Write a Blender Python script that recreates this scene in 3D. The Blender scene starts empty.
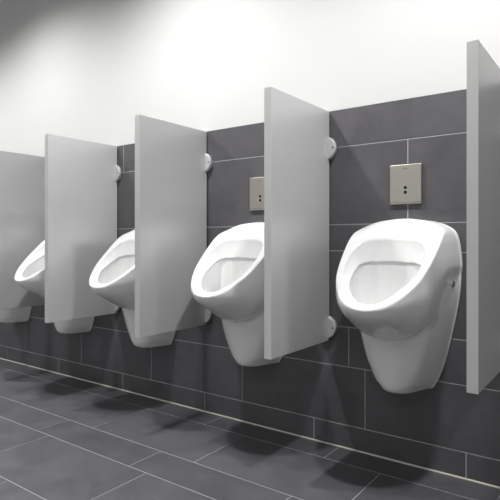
import bpy, bmesh, math, random
import numpy as np
from mathutils import Vector, Matrix

random.seed(4)
SC = bpy.context.scene
COL = SC.collection
XC = -0.648          # centre of the nearest urinal
PITCH = 0.641        # spacing of the bays

# ------------------------------------------------------------------ materials
def new_mat(name):
    m = bpy.data.materials.new(name)
    m.use_nodes = True
    return m, m.node_tree, m.node_tree.nodes['Principled BSDF']

def simple(name, col, rough=.5, metal=0., spec=.5, bump=0., bscale=200., coat=0.):
    m, nt, p = new_mat(name)
    p.inputs['Base Color'].default_value = (*col, 1)
    p.inputs['Roughness'].default_value = rough
    p.inputs['Metallic'].default_value = metal
    p.inputs['Specular IOR Level'].default_value = spec
    p.inputs['Coat Weight'].default_value = coat
    p.inputs['Coat Roughness'].default_value = .04
    if bump:
        tc = nt.nodes.new('ShaderNodeTexCoord')
        n = nt.nodes.new('ShaderNodeTexNoise'); n.inputs['Scale'].default_value = bscale
        n.inputs['Detail'].default_value = 4
        b = nt.nodes.new('ShaderNodeBump'); b.inputs['Strength'].default_value = bump
        b.inputs['Distance'].default_value = .002
        nt.links.new(tc.outputs['Object'], n.inputs['Vector'])
        nt.links.new(n.outputs['Fac'], b.inputs['Height'])
        nt.links.new(b.outputs['Normal'], p.inputs['Normal'])
    return m

def tile_mat(name, dark, light, rough):
    m, nt, p = new_mat(name)
    N, L = nt.nodes, nt.links
    tc = N.new('ShaderNodeTexCoord')
    geo = N.new('ShaderNodeNewGeometry')
    # every tile carries its own shift of the cloudy slate pattern
    add = N.new('ShaderNodeVectorMath'); add.operation = 'ADD'
    mul = N.new('ShaderNodeVectorMath'); mul.operation = 'SCALE'; mul.inputs['Scale'].default_value = 23.
    cmb = N.new('ShaderNodeCombineXYZ')
    for i in range(3): L.new(geo.outputs['Random Per Island'], cmb.inputs[i])
    L.new(cmb.outputs[0], mul.inputs[0])
    L.new(tc.outputs['Object'], add.inputs[0]); L.new(mul.outputs[0], add.inputs[1])
    n1 = N.new('ShaderNodeTexNoise'); n1.inputs['Scale'].default_value = 7; n1.inputs['Detail'].default_value = 8
    n1.inputs['Roughness'].default_value = .62; n1.inputs['Distortion'].default_value = .6
    n2 = N.new('ShaderNodeTexNoise'); n2.inputs['Scale'].default_value = 160; n2.inputs['Detail'].default_value = 3
    L.new(add.outputs[0], n1.inputs['Vector']); L.new(add.outputs[0], n2.inputs['Vector'])
    mx = N.new('ShaderNodeMath'); mx.operation = 'MULTIPLY_ADD'
    mx.inputs[1].default_value = .25
    L.new(n2.outputs['Fac'], mx.inputs[0]); L.new(n1.outputs['Fac'], mx.inputs[2])
    cr = N.new('ShaderNodeValToRGB')
    cr.color_ramp.elements[0].position = .35; cr.color_ramp.elements[0].color = (*dark, 1)
    cr.color_ramp.elements[1].position = .9; cr.color_ramp.elements[1].color = (*light, 1)
    L.new(mx.outputs[0], cr.inputs['Fac'])
    hs = N.new('ShaderNodeHueSaturation')
    mr = N.new('ShaderNodeMapRange'); mr.inputs['To Min'].default_value = .93; mr.inputs['To Max'].default_value = 1.07
    L.new(geo.outputs['Random Per Island'], mr.inputs['Value']); L.new(mr.outputs[0], hs.inputs['Value'])
    L.new(cr.outputs['Color'], hs.inputs['Color'])
    L.new(hs.outputs['Color'], p.inputs['Base Color'])
    rr = N.new('ShaderNodeMapRange'); rr.inputs['To Min'].default_value = rough - .06; rr.inputs['To Max'].default_value = rough + .08
    L.new(n1.outputs['Fac'], rr.inputs['Value']); L.new(rr.outputs[0], p.inputs['Roughness'])
    b = N.new('ShaderNodeBump'); b.inputs['Strength'].default_value = .12; b.inputs['Distance'].default_value = .002
    L.new(mx.outputs[0], b.inputs['Height']); L.new(b.outputs['Normal'], p.inputs['Normal'])
    return m

def brushed(name, col, rough):
    m, nt, p = new_mat(name)
    N, L = nt.nodes, nt.links
    p.inputs['Base Color'].default_value = (*col, 1)
    p.inputs['Metallic'].default_value = .85
    tc = N.new('ShaderNodeTexCoord'); mp = N.new('ShaderNodeMapping')
    mp.inputs['Scale'].default_value = (30, 30, 900)
    n = N.new('ShaderNodeTexNoise'); n.inputs['Scale'].default_value = 1; n.inputs['Detail'].default_value = 4
    L.new(tc.outputs['Object'], mp.inputs['Vector']); L.new(mp.outputs[0], n.inputs['Vector'])
    mr = N.new('ShaderNodeMapRange'); mr.inputs['To Min'].default_value = rough - .08; mr.inputs['To Max'].default_value = rough + .08
    L.new(n.outputs['Fac'], mr.inputs['Value']); L.new(mr.outputs[0], p.inputs['Roughness'])
    return m

M_TILE_W = tile_mat('wall_tile', (.059, .0562, .0615), (.095, .0912, .0995), .42)
M_TILE_F = tile_mat('floor_tile', (.056, .0555, .061), (.094, .093, .101), .36)
M_GROUT = simple('grout', (.36, .36, .37), .85, bump=.3, bscale=400)
M_GROUT_F = simple('floor_grout', (.27, .27, .27), .85, bump=.3, bscale=400)
M_SEAL = simple('sealant', (.66, .64, .58), .5)
M_PAINT = simple('white_paint', (.545, .545, .54), .75, bump=.12, bscale=260)
M_ROOM = simple('room_paint', (.42, .42, .415), .8)
M_CEIL = simple('ceiling_paint', (.85, .85, .845), .85)
M_CERAMIC = simple('glazed_ceramic', (.775, .778, .778), .10, spec=.5, coat=.3)
M_PANEL = simple('panel_laminate', (.535, .535, .54), .34, metal=.24, spec=.6, bump=.05, bscale=700)
M_EDGE = simple('panel_edge', (.50, .50, .50), .38, spec=.5)
M_BRACKET = simple('bracket_plastic', (.42, .423, .435), .3)
M_SOCKET = simple('dark_socket', (.03, .03, .033), .5)
M_CHROME = simple('chrome', (.72, .72, .74), .10, metal=1.)
M_STEEL = brushed('brushed_steel', (.47, .45, .405), .34)
M_SENSOR = simple('sensor_window', (.006, .006, .007), .12)
M_PRINT = simple('printed_mark', (.10, .10, .10), .5)
M_LOGO = simple('glaze_print', (.62, .63, .64), .3)

# ------------------------------------------------------------------ helpers
def mesh_obj(name, bm, mats, parent=None, smooth=False, loc=(0, 0, 0)):
    me = bpy.data.meshes.new(name)
    bm.normal_update()
    bm.to_mesh(me); bm.free()
    for m in (mats if isinstance(mats, (list, tuple)) else [mats]): me.materials.append(m)
    if smooth:
        for p in me.polygons: p.use_smooth = True
    o = bpy.data.objects.new(name, me); COL.objects.link(o)
    o.location = loc
    if parent: o.parent = parent
    return o

def add_box(bm, x0, x1, y0, y1, z0, z1, mat=0):
    v = [bm.verts.new((x, y, z)) for x in (x0, x1) for y in (y0, y1) for z in (z0, z1)]
    fs = []
    for q in ((0, 1, 3, 2), (4, 6, 7, 5), (0, 4, 5, 1), (2, 3, 7, 6), (0, 2, 6, 4), (1, 5, 7, 3)):
        f = bm.faces.new([v[i] for i in q]); f.material_index = mat; fs.append(f)
    return v, fs

def bevel_all(bm, off, seg=2):
    bmesh.ops.bevel(bm, geom=bm.edges[:], offset=off, segments=seg, profile=.5, affect='EDGES')

def empty(name, loc, label, cat, group=None):
    o = bpy.data.objects.new(name, None); COL.objects.link(o)
    o.empty_display_size = .1
    o.location = loc
    o['label'] = label; o['category'] = cat
    if group: o['group'] = group
    return o

def copy_tree(root, loc, label):
    r = root.copy(); COL.objects.link(r); r.location = loc; r['label'] = label
    for ch in root.children:
        c = ch.copy(); COL.objects.link(c); c.parent = r
        for g in ch.children:
            d = g.copy(); COL.objects.link(d); d.parent = c
    return r

def struct(o):
    o['kind'] = 'structure'; return o

# ------------------------------------------------------------------ the setting
X0, X1, Y1, ZC = -5.6, 2.6, -3.6, 2.5
GAP = .0036      # joint width
TOP = 1.321      # upper edge of the wall tiles

def tiles(bm, rows, a0, a1, pitch, place):
    """rows: (low, high, phase). place(lo_a, hi_a, lo_b, hi_b) adds one tile"""
    for lo, hi, ph in rows:
        k = math.floor((a0 - ph) / pitch)
        a = ph + k * pitch
        while a < a1:
            l, h = max(a + GAP / 2, a0), min(a + pitch - GAP / 2, a1)
            if h - l > .01: place(l, h, lo + GAP / 2, hi - GAP / 2)
            a += pitch

def tile_slab(bm, x0, x1, y0, y1, z0, z1, face):
    """one tile: a slab whose visible face has a fine eased edge"""
    e = .0009
    if face == '-y':
        o = [(x0, y1, z0), (x1, y1, z0), (x1, y1, z1), (x0, y1, z1)]
        m = [(x0, y0 + e, z0), (x1, y0 + e, z0), (x1, y0 + e, z1), (x0, y0 + e, z1)]
        t = [(x0 + e, y0, z0 + e), (x1 - e, y0, z0 + e), (x1 - e, y0, z1 - e), (x0 + e, y0, z1 - e)]
    else:
        o = [(x0, y0, z0), (x1, y0, z0), (x1, y1, z0), (x0, y1, z0)]
        m = [(x0, y0, z1 - e), (x1, y0, z1 - e), (x1, y1, z1 - e), (x0, y1, z1 - e)]
        t = [(x0 + e, y0 + e, z1), (x1 - e, y0 + e, z1), (x1 - e, y1 - e, z1), (x0 + e, y1 - e, z1)]
    R = [[bm.verts.new(p) for p in ring] for ring in (o, m, t)]
    for A, B in ((R[0], R[1]), (R[1], R[2])):
        for i in range(4):
            f = bm.faces.new((A[i], A[(i + 1) % 4], B[(i + 1) % 4], B[i])); f.material_index = 1
    f = bm.faces.new(R[2]); f.material_index = 1

# tiled back wall: grout bed with every tile standing 1.2 mm proud of it, white plaster above
bm = bmesh.new()
add_box(bm, X0, X1, .0012, .10, 0, TOP)
TP = .5855
rows = [(.002, .090, -.440), (.090, .317, -.8045), (.317, .471, -.872), (.471, .768, -.500),
        (.768, .871, -.62), (.871, 1.175, -.640), (1.175, TOP + GAP / 2, -.4325)]
tiles(bm, rows, X0, X1, TP, lambda a, b, c, d: tile_slab(bm, a, b, 0, .0013, c, d, '-y'))
add_box(bm, X0, X1, .0006, .10, TOP + .0003, ZC, 2)
struct(mesh_obj('wall_back', bm, [M_GROUT, M_TILE_W, M_PAINT]))

bm = bmesh.new()
add_box(bm, X0, X1, Y1, .0012, -.10, -.0012)
rows = [(-.130, -.004, -.911), (-.445, -.130, -.692), (-.605, -.445, -.858), (-.917, -.605, -1.35),
        (-1.080, -.917, -1.10), (-1.395, -1.080, -.80)]
y = -1.395
for i in range(20):
    hgt = (.16, .315)[i % 2]
    rows.append((max(y - hgt, Y1), y, -.37 * i)); y -= hgt
    if y < Y1 + .05: break
tiles(bm, rows, X0, X1, TP, lambda a, b, c, d: tile_slab(bm, a, b, c, d, -.0013, 0, '+z'))
struct(mesh_obj('floor', bm, [M_GROUT_F, M_TILE_F]))

bm = bmesh.new()
add_box(bm, X0, X1, -.0052, .0006, -.0012, .0042)
bmesh.ops.bevel(bm, geom=[e for e in bm.edges if abs(e.verts[0].co.x - e.verts[1].co.x) > 1], offset=.0015, segments=2, affect='EDGES')
struct(mesh_obj('trim_1', bm, M_SEAL))

bm = bmesh.new(); add_box(bm, X0, X1, Y1, .10, ZC, ZC + .1); struct(mesh_obj('ceiling', bm, M_CEIL))
bm = bmesh.new(); add_box(bm, X0 - .1, X0, Y1, .10, -.1, ZC + .1); struct(mesh_obj('wall_left', bm, M_ROOM))
bm = bmesh.new(); add_box(bm, X1, X1 + .1, Y1, .10, -.1, ZC + .1); struct(mesh_obj('wall_right', bm, M_ROOM))
bm = bmesh.new(); add_box(bm, X0 - .1, X1 + .1, Y1 - .1, Y1, -.1, ZC + .1); struct(mesh_obj('wall_front', bm, M_CEIL))

# ------------------------------------------------------------------ urinal body (implicit surface, then meshed)
def smax(a, b, k):
    h = np.clip(.5 + .5 * (a - b) / k, 0, 1)
    return b + (a - b) * h + k * h * (1 - h)
def smin(a, b, k): return -smax(-a, -b, k)
def sstep(e0, e1, v):
    t = np.clip((v - e0) / (e1 - e0), 0, 1); return t * t * (3 - 2 * t)
def spline(xs, ys):
    """smooth (pchip-like, catmull-rom) curve through points as a callable"""
    xs = np.array(xs, float); ys = np.array(ys, float)
    d = np.diff(ys) / np.diff(xs)
    m = np.zeros_like(ys); m[1:-1] = np.where(d[1:] * d[:-1] > 0, 2 * d[1:] * d[:-1] / (d[1:] + d[:-1] + 1e-12 * np.sign(d[1:] + d[:-1] + 1e-30)), 0)
    m[0], m[-1] = d[0], d[-1]
    def f(v):
        v = np.clip(v, xs[0], xs[-1])
        i = np.clip(np.searchsorted(xs, v, 'right') - 1, 0, len(xs) - 2)
        h = xs[i + 1] - xs[i]; t = (v - xs[i]) / h
        return ((2 * t**3 - 3 * t**2 + 1) * ys[i] + (t**3 - 2 * t**2 + t) * h * m[i]
                + (-2 * t**3 + 3 * t**2) * ys[i + 1] + (t**3 - t**2) * h * m[i + 1])
    return f

D2R = math.pi / 180
# outer rim seen from above, as radius about (0, -.19), angle 180 = front lip
rim_r = spline(np.array([0, 30, 45, 60, 75, 90, 105, 120, 135, 150, 165, 180]) * D2R,
               [.50, .40, .30, .222, .180, .165, .1625, .164, .171, .180, .187, .189])
# edge where the rim drops into the opening, on the sloping rim plane, about (0, -.235)
op_r = spline(np.array([0, 20, 35, 50, 65, 90, 120, 150, 165, 180]) * D2R,
              [.113, .118, .132, .143, .139, .1265, .1225, .1285, .1345, .1365])
# lower edge of the flushing rim, on a flatter plane, about the same centre
fl_r = spline(np.array([0, 25, 40, 52, 65, 90, 120, 150, 165, 180]) * D2R,
              [.101, .108, .125, .130, .117, .098, .094, .098, .1005, .101])
# half width of the outline on the wall, by height
W_z = spline([.22, .262, .285, .33, .40, .476, .588, .65, .725, .79, .837, .862, .876, .886, .90],
             [.075, .088, .097, .120, .144, .162, .184, .192, .195, .189, .177, .155, .120, .060, .0])
# pedestal corner: half width and depth, and depth of its rounded front, by height
hc_z = spline([.22, .297, .32, .36, .40, .50, .56, .62, .67, .70, .75], [.048, .057, .069, .083, .097, .119, .131, .145, .154, .160, .168])
yc_z = spline([.22, .297, .32, .36, .40, .50, .56, .62, .67, .70, .75], [.090, .102, .113, .122, .127, .135, .135, .119, .085, .045, .01])
yf_z = spline([.22, .30, .40, .47, .56, .62, .70, .75], [.128, .146, .166, .182, .185, .15, .06, .02])

def field(x, y, z):
    x = np.abs(x); d = -y                                   # d: distance from the wall
    # -- pedestal with flat flanks
    hc, yc, yf, W = hc_z(z), yc_z(z), yf_z(z), W_z(z)
    arch = np.clip(x / hc, 0, 1.6)
    g_front = (d - (yf - (yf - yc) * arch**2)) * .86
    sl = (W - hc) / np.maximum(yc, .02)
    g_side = (x - (W - sl * d)) / np.sqrt(1 + np.minimum(sl, 2.)**2) * .95
    zb = .279 + .5 * x**2 + 1.2 * np.clip(d - .06, 0, 1)**2
    ped = smax(smax(g_front, g_side, .010), (zb - z), .026)
    ped = smax(ped, z - .74, .03)
    flange = smax(smax((x - W) * .93, d - .008, .004), .288 - z, .008)   # thin lip against the wall
    ped = smin(ped, flange, .004)
    # -- bowl
    yy = y + .19
    th = np.arctan2(x, yy); rho = np.hypot(x, yy)
    rr = rim_r(th)
    zm = .477
    zr = .604 + .40 * np.clip(.379 - d, 0, .26)             # the underside starts curving in below the rim
    s = np.clip((z - zm) / (zr - zm), 0, 1)
    front = np.clip(-yy / np.maximum(rho, 1e-4), 0, 1)**2    # the front runs back at a slant, the sides stay full
    tf = np.maximum(1 - (1 - s)**2, 0)**(.44 + .56 * front)
    g_out = rho - rr * np.maximum(tf, 1e-3)
    g_out = g_out * (.30 + .66 * s**.6)
    g_bot = (zm - z)
    hood = sstep(.56, .725, z)
    back = .150 - .6 * (.12 - d).clip(0, 1) + .12 * (d - .12).clip(0, 1)   # belly narrows towards the wall when low
    lim = (W - .175 * d) * hood + (1 - hood) * back
    g_lim = (x - lim) * .92
    bowl = smax(smax(g_out, g_bot, .02), g_lim, .012)
    body = smin(bowl, ped, .012)
    # -- top: sloping rim plane, easing into a low hump against the wall
    top1 = (z - (.92 - .85 * d)) / math.hypot(1, .85)
    top2 = z - (.8885 - .10 * d - 1.1 * np.clip(x - .02, 0, 1)**2 - .20 * d * sstep(.07, .14, x))
    body = smax(body, smax(top1, top2, .018), .0065 + .032 * np.clip((.088 - d) / .07, 0, 1))
    # -- opening
    yo = y + .235
    th2 = np.arctan2(x, yo); r2 = np.hypot(x, yo)
    p1 = .92 - .85 * d; p2 = smin(.80 - .50 * d, p1 - .020, .010)
    u = np.clip((p1 - z) / np.maximum(p1 - p2, .012), -.25, 1.3)
    uu = np.clip(u, 0, 1); uu = uu * uu * (1.6 - .6 * uu)
    fl = fl_r(th2)
    c1 = (r2 - (op_r(th2) * (1 - uu) + fl * uu)) * .93
    c1 = smax(c1, (p2 - .007 - z) * .9, .002)
    # bowl under the flushing rim
    v = np.clip((p2 - z) / (p2 - .492), 0, 1)
    c2 = (r2 - (fl + .0065) * np.sqrt(np.maximum(1 - v**2.2, 1e-4))) * (1 - .6 * v**2)
    c2 = smax(c2, .495 - z, .012)
    c2 = smax(c2, (z - p2) * .9, .002)
    c2 = smax(c2, bowl + .015, .010)
    cav = smin(c1, c2, .006)
    body = smax(body, -cav, .0065)
    return smax(body, y, .003)

def urinal_mesh(h=.0028):
    lo = np.array([-.2096, -.396, .236]); hi = np.array([.2097, .0105, .90])
    n = np.ceil((hi - lo) / h).astype(int) + 1
    ax = [lo[i] + h * np.arange(n[i]) for i in range(3)]
    F = field(ax[0][:, None, None], ax[1][None, :, None], ax[2][None, None, :])
    F = np.broadcast_to(F, tuple(n)).astype(np.float64)
    neg = F < 0
    nx, ny, nz = n - 1
    cs = lambda a, i, j, k: a[i:i + nx, j:j + ny, k:k + nz]
    cnt = np.zeros((nx, ny, nz)); acc = np.zeros((3, nx, ny, nz))
    for axis in range(3):
        o1, o2 = [a for a in range(3) if a != axis]
        for a in (0, 1):
            for b in (0, 1):
                c = [0, 0, 0]; c[o1] = a; c[o2] = b
                e = list(c); e[axis] = 1
                f0, f1 = cs(F, *c), cs(F, *e)
                m = cs(neg, *c) != cs(neg, *e)
                tt = np.where(m, f0 / np.where(m, f0 - f1, 1), 0)
                cnt += m
                acc[axis] += tt; acc[o1] += m * a; acc[o2] += m * b
    act = cnt > 0
    idx = -np.ones(act.shape, dtype=np.int64); idx[act] = np.arange(act.sum())
    I = np.argwhere(act)
    P = lo + h * (I + (acc[:, act] / cnt[act]).T)
    quads = []
    for axis in range(3):
        o1, o2 = [(1, 2), (2, 0), (0, 1)][axis]
        sl0 = [slice(1, m) for m in (nx, ny, nz)]; sl0[axis] = slice(0, (nx, ny, nz)[axis])
        sl1 = list(sl0); sl1[axis] = slice(1, (nx, ny, nz)[axis] + 1)
        A, B = neg[tuple(sl0)], neg[tuple(sl1)]
        base = np.array([s.start for s in sl0])
        for flag, rev in ((A & ~B, False), (~A & B, True)):
            E = np.argwhere(flag) + base
            if not len(E): continue
            d1 = np.zeros(3, int); d1[o1] = 1
            d2 = np.zeros(3, int); d2[o2] = 1
            q = [idx[tuple((E - d1 - d2).T)], idx[tuple((E - d2).T)], idx[tuple(E.T)], idx[tuple((E - d1).T)]]
            if rev: q = q[::-1]
            quads.append(np.stack(q, 1))
    Q = np.concatenate(quads)
    def grad(p, e=.0006):
        g = []
        for i in range(3):
            v = np.zeros(3); v[i] = e
            g.append((field(*(p + v).T) - field(*(p - v).T)) / (2 * e))
        return np.stack(g, 1)
    for _ in range(2):                                      # settle the vertices on the surface
        g = grad(P); f = field(*P.T)
        step = -(f / np.maximum((g * g).sum(1), .15))[:, None] * g
        ln = np.linalg.norm(step, axis=1, keepdims=True)
        P = P + step * np.minimum(1, .6 * h / np.maximum(ln, 1e-9))
    g = grad(P, .0012); nr = g / np.maximum(np.linalg.norm(g, axis=1, keepdims=True), 1e-9)
    P[:, 1] = np.minimum(P[:, 1], -.0003)
    me = bpy.data.meshes.new('ceramic_body')
    me.vertices.add(len(P)); me.vertices.foreach_set('co', P.ravel())
    me.loops.add(Q.size); me.loops.foreach_set('vertex_index', Q.ravel().astype(np.int32))
    me.polygons.add(len(Q)); me.polygons.foreach_set('loop_start', np.arange(0, Q.size, 4, dtype=np.int32))
    me.update(calc_edges=True); me.validate()
    for p in me.polygons: p.use_smooth = True
    me.normals_split_custom_set_from_vertices([tuple(v) for v in nr])
    me.materials.append(M_CERAMIC)
    return me

def add_dome(bm, c, axis, r, depth, seg=24, rings=5, flat=.55):
    """low round cap, its base at c, bulging along axis"""
    ax = Vector(axis).normalized()
    q = ax.to_track_quat('Z', 'Y').to_matrix()
    prof = [(r, 0), (r, depth * .45)]
    for i in range(1, rings + 1):
        a = i / rings * math.pi / 2
        prof.append((r * (flat + (1 - flat) * math.cos(a)), depth * (.45 + .55 * math.sin(a))))
    prev = None
    for rr_, zz in prof:
        ring = [bm.verts.new(Vector(c) + q @ Vector((rr_ * math.cos(t), rr_ * math.sin(t), zz)))
                for t in (2 * math.pi * k / seg for k in range(seg))]
        if prev:
            for k in range(seg): bm.faces.new((prev[k], prev[(k + 1) % seg], ring[(k + 1) % seg], ring[k]))
        else: bm.faces.new(ring[::-1])
        prev = ring
    bm.faces.new(prev)

def surf_x(y, z):
    """x of the outer right flank at this depth and height"""
    a, b = .05, .25
    xs = np.linspace(.21, .08, 400)
    f = field(xs, np.full(400, y), np.full(400, z))
    i = int(np.argmax(f < 0)); return float(xs[i])

GU = 'wall-hung urinals along the tiled wall'
ub = urinal_mesh()
U = empty('urinal', (XC, 0, .262), 'white ceramic wall-hung urinal nearest the camera, whole and unobstructed', 'urinal', GU)
o = bpy.data.objects.new('ceramic_body', ub); COL.objects.link(o); o.parent = U; o.location = (0, 0, -.262)
sy, sz = -.042, .663
sx = surf_x(sy, sz)
for sgn in (1, -1):
    bm = bmesh.new()
    add_dome(bm, (sgn * (sx - .003), sy, sz - .262), (sgn, -.25, 0), .0122, .009)
    s = mesh_obj('screw_cap', bm, M_CHROME, U, smooth=True)
    if sgn == 1: s['label'] = 'chrome screw cap on the flank'
# small oval maker's mark printed on the ledge
def top_z(x, y):
    zs = np.linspace(.90, .80, 600); f = field(np.full(600, x), np.full(600, y), zs)
    return float(zs[int(np.argmax(f < 0))])
bm = bmesh.new()
vs = []
for k in range(20):
    a = 2 * math.pi * k / 20; x, y = .013 * math.cos(a), -.062 + .0035 * math.sin(a)
    vs.append((x, y, top_z(x, y) - .262))
lo_ = [bm.verts.new((a, b, c - .001)) for a, b, c in vs]; hi_ = [bm.verts.new((a, b, c + .0004)) for a, b, c in vs]
bm.faces.new(hi_)
for k in range(20): bm.faces.new((lo_[k], lo_[(k + 1) % 20], hi_[(k + 1) % 20], hi_[k]))
mk = mesh_obj('maker_mark', bm, M_LOGO, U); mk['label'] = 'faint grey oval mark'

ULAB = ['white urinal second nearest the camera, right half behind a partition panel',
        'white urinal third nearest the camera, seen between two grey partition panels',
        'fourth white urinal, only its left rim and foot showing around a panel',
        'farthest white urinal, only its foot showing below the leftmost partition panel']
for k in range(1, 5): copy_tree(U, (XC - PITCH * k, 0, .262), ULAB[k - 1])

# ------------------------------------------------------------------ partition panels
PX, PT, PD, PZ0, PZ1 = -.952 + .0, .028, .42, .413, 1.319   # right face of the panel left of the nearest urinal
GP = 'grey partition panels between the urinals'
P = empty('privacy_screen', (PX - PT / 2, 0, PZ0), 'grey partition panel between the two nearest urinals, with both wall brackets in full view', 'partition', GP)
BACK = -.006
bm = bmesh.new(); add_box(bm, -PT / 2, PT / 2, -PD + .0015, BACK, 0, PZ1 - PZ0); bevel_all(bm, .0012)
mesh_obj('panel', bm, M_PANEL, P)
bm = bmesh.new(); add_box(bm, -PT / 2 - .0002, PT / 2 + .0002, -PD, -PD + .0022, -.0002, PZ1 - PZ0 + .0002); bevel_all(bm, .0007)
e = mesh_obj('edge_band', bm, M_EDGE, P); e['label'] = 'slightly lighter front edge strip'

def half_disc(sgn, zc, r=.0465, y0=-.0005, y1=-.021):
    """half-round rosette hugging one face of the panel, its flat back on the wall"""
    bm = bmesh.new()
    seg = 28; bev = .004; A = math.acos(PT / 2 / r)
    prof = [(r, y0), (r, y1 + bev), (r - bev * .3, y1 + bev * .3), (r - bev, y1)]
    prev = None
    for rr_, yy in prof:
        ring = [bm.verts.new((sgn * rr_ * math.cos(a), yy, zc + rr_ * math.sin(a)))
                for a in (-A + 2 * A * k / seg for k in range(seg + 1))]
        if prev:
            for k in range(seg): bm.faces.new((prev[k], prev[k + 1], ring[k + 1], ring[k]))
            bm.faces.new((prev[-1], prev[0], ring[0], ring[-1]))
        else: bm.faces.new(ring)
        prev = ring
    bm.faces.new(prev[::-1])
    bmesh.ops.recalc_face_normals(bm, faces=bm.faces[:])
    return bm
for zc in (.052, .759):
    for sgn in (1, -1):
        b = mesh_obj('wall_bracket', half_disc(sgn, zc), M_BRACKET, P)
        for p in b.data.polygons: p.use_smooth = len(p.vertices) == 4 and abs(p.normal.x) > .001 and abs(p.normal.y) < .99
        bm = bmesh.new()
        add_dome(bm, (sgn * .036, -.0207, zc), (0, -1, 0), .0036, .0008, seg=16, rings=3)
        s = mesh_obj('screw', bm, M_SOCKET, b)
        if sgn == 1 and zc < .1: s['label'] = 'dark recessed screw'
PLAB = {1: 'grey partition panel between the second and third nearest urinals',
        2: 'second grey partition panel from the left, in front of the fourth urinal',
        3: 'leftmost grey partition panel, cut off by the picture edge',
        -1: 'grey partition panel at the right picture edge, its front edge towards the camera'}
for k, lab in PLAB.items():
    c = copy_tree(P, (PX - PT / 2 - PITCH * k, 0, PZ0), lab)
    if k == -1:                       # this one stands out a little farther from the wall
        c.location.x += .007; c.scale.y = 1.062; c.location.z += .006; c.scale.z = .993

# ------------------------------------------------------------------ sensor flush plates
F = empty('flush_plate', (-.645, 0, .9395), 'brushed steel sensor flush plate above the nearest urinal, whole', 'flush plate', 'steel flush plates')
bm = bmesh.new(); add_box(bm, -.0575, .0575, -.011, -.0002, 0, .1435); bevel_all(bm, .0022)
mesh_obj('cover', bm, M_STEEL, F)
bm = bmesh.new(); add_box(bm, -.0565, .0565, -.0118, -.0105, .0068, .0079); b_ = mesh_obj('lower_seam', bm, M_PRINT, F)
for zz in (.0425, .0595):
    bm = bmesh.new(); add_dome(bm, (0, -.0108, zz), (0, -1, 0), .0062, .0009, seg=24, rings=3)
    s = mesh_obj('sensor_eye', bm, M_SENSOR, F, smooth=False); s['label'] = 'round black sensor window'
bm = bmesh.new()
for i, w in enumerate((.0026, .0022, .0026, .0022)):
    xx = -.0075 + i * .004
    add_box(bm, xx, xx + w, -.0114, -.0108, .1255, .1288 if i % 2 else .1293)
s = mesh_obj('printed_logo', bm, M_PRINT, F); s['label'] = 'tiny dark printed mark'
copy_tree(F, (-1.283, 0, .9395), 'brushed steel sensor flush plate above the second nearest urinal, partly behind a panel')

# ------------------------------------------------------------------ lights: recessed ceiling downlights near the wall, plus an added fill row
def spot(x, y, power, size=104, blend=.45, rad=.05, col=(1, .995, .985)):
    l = bpy.data.lights.new('downlight_or_fill', 'SPOT'); l.energy = power; l.spot_size = math.radians(size)
    l.spot_blend = blend; l.shadow_soft_size = rad; l.color = col
    o = bpy.data.objects.new('downlight_or_fill', l); COL.objects.link(o); o.location = (x, y, ZC - .07)
    return o
for k in range(-3, 8, 2):
    spot(PX - PT / 2 - PITCH * k, -.72, {-3: 85, 3: 100}.get(k, 130), size=155, blend=1)
for k in range(4):  # unseen fill spots far back in the room, added to brighten front-facing surfaces
    spot(-4.6 + 1.5 * k, -2.9, 31, size=150, blend=.7)

w = bpy.data.worlds.new('world'); SC.world = w; w.use_nodes = True
w.node_tree.nodes['Background'].inputs['Color'].default_value = (.05, .05, .05, 1)

# ------------------------------------------------------------------ camera
cam = bpy.data.cameras.new('camera'); co = bpy.data.objects.new('camera', cam); COL.objects.link(co)
co.location = (0, -1.842, .81)
co.rotation_euler = (math.pi / 2, 0, math.radians(36.15))
cam.sensor_width = 36; cam.lens = 516 * 36 / 500; cam.shift_y = -.02
cam.clip_start = .01
SC.camera = co
SC.view_settings.view_transform = 'Standard'
SC.view_settings.look = 'None'
SC.view_settings.exposure = 0.0
SC.view_settings.gamma = 1
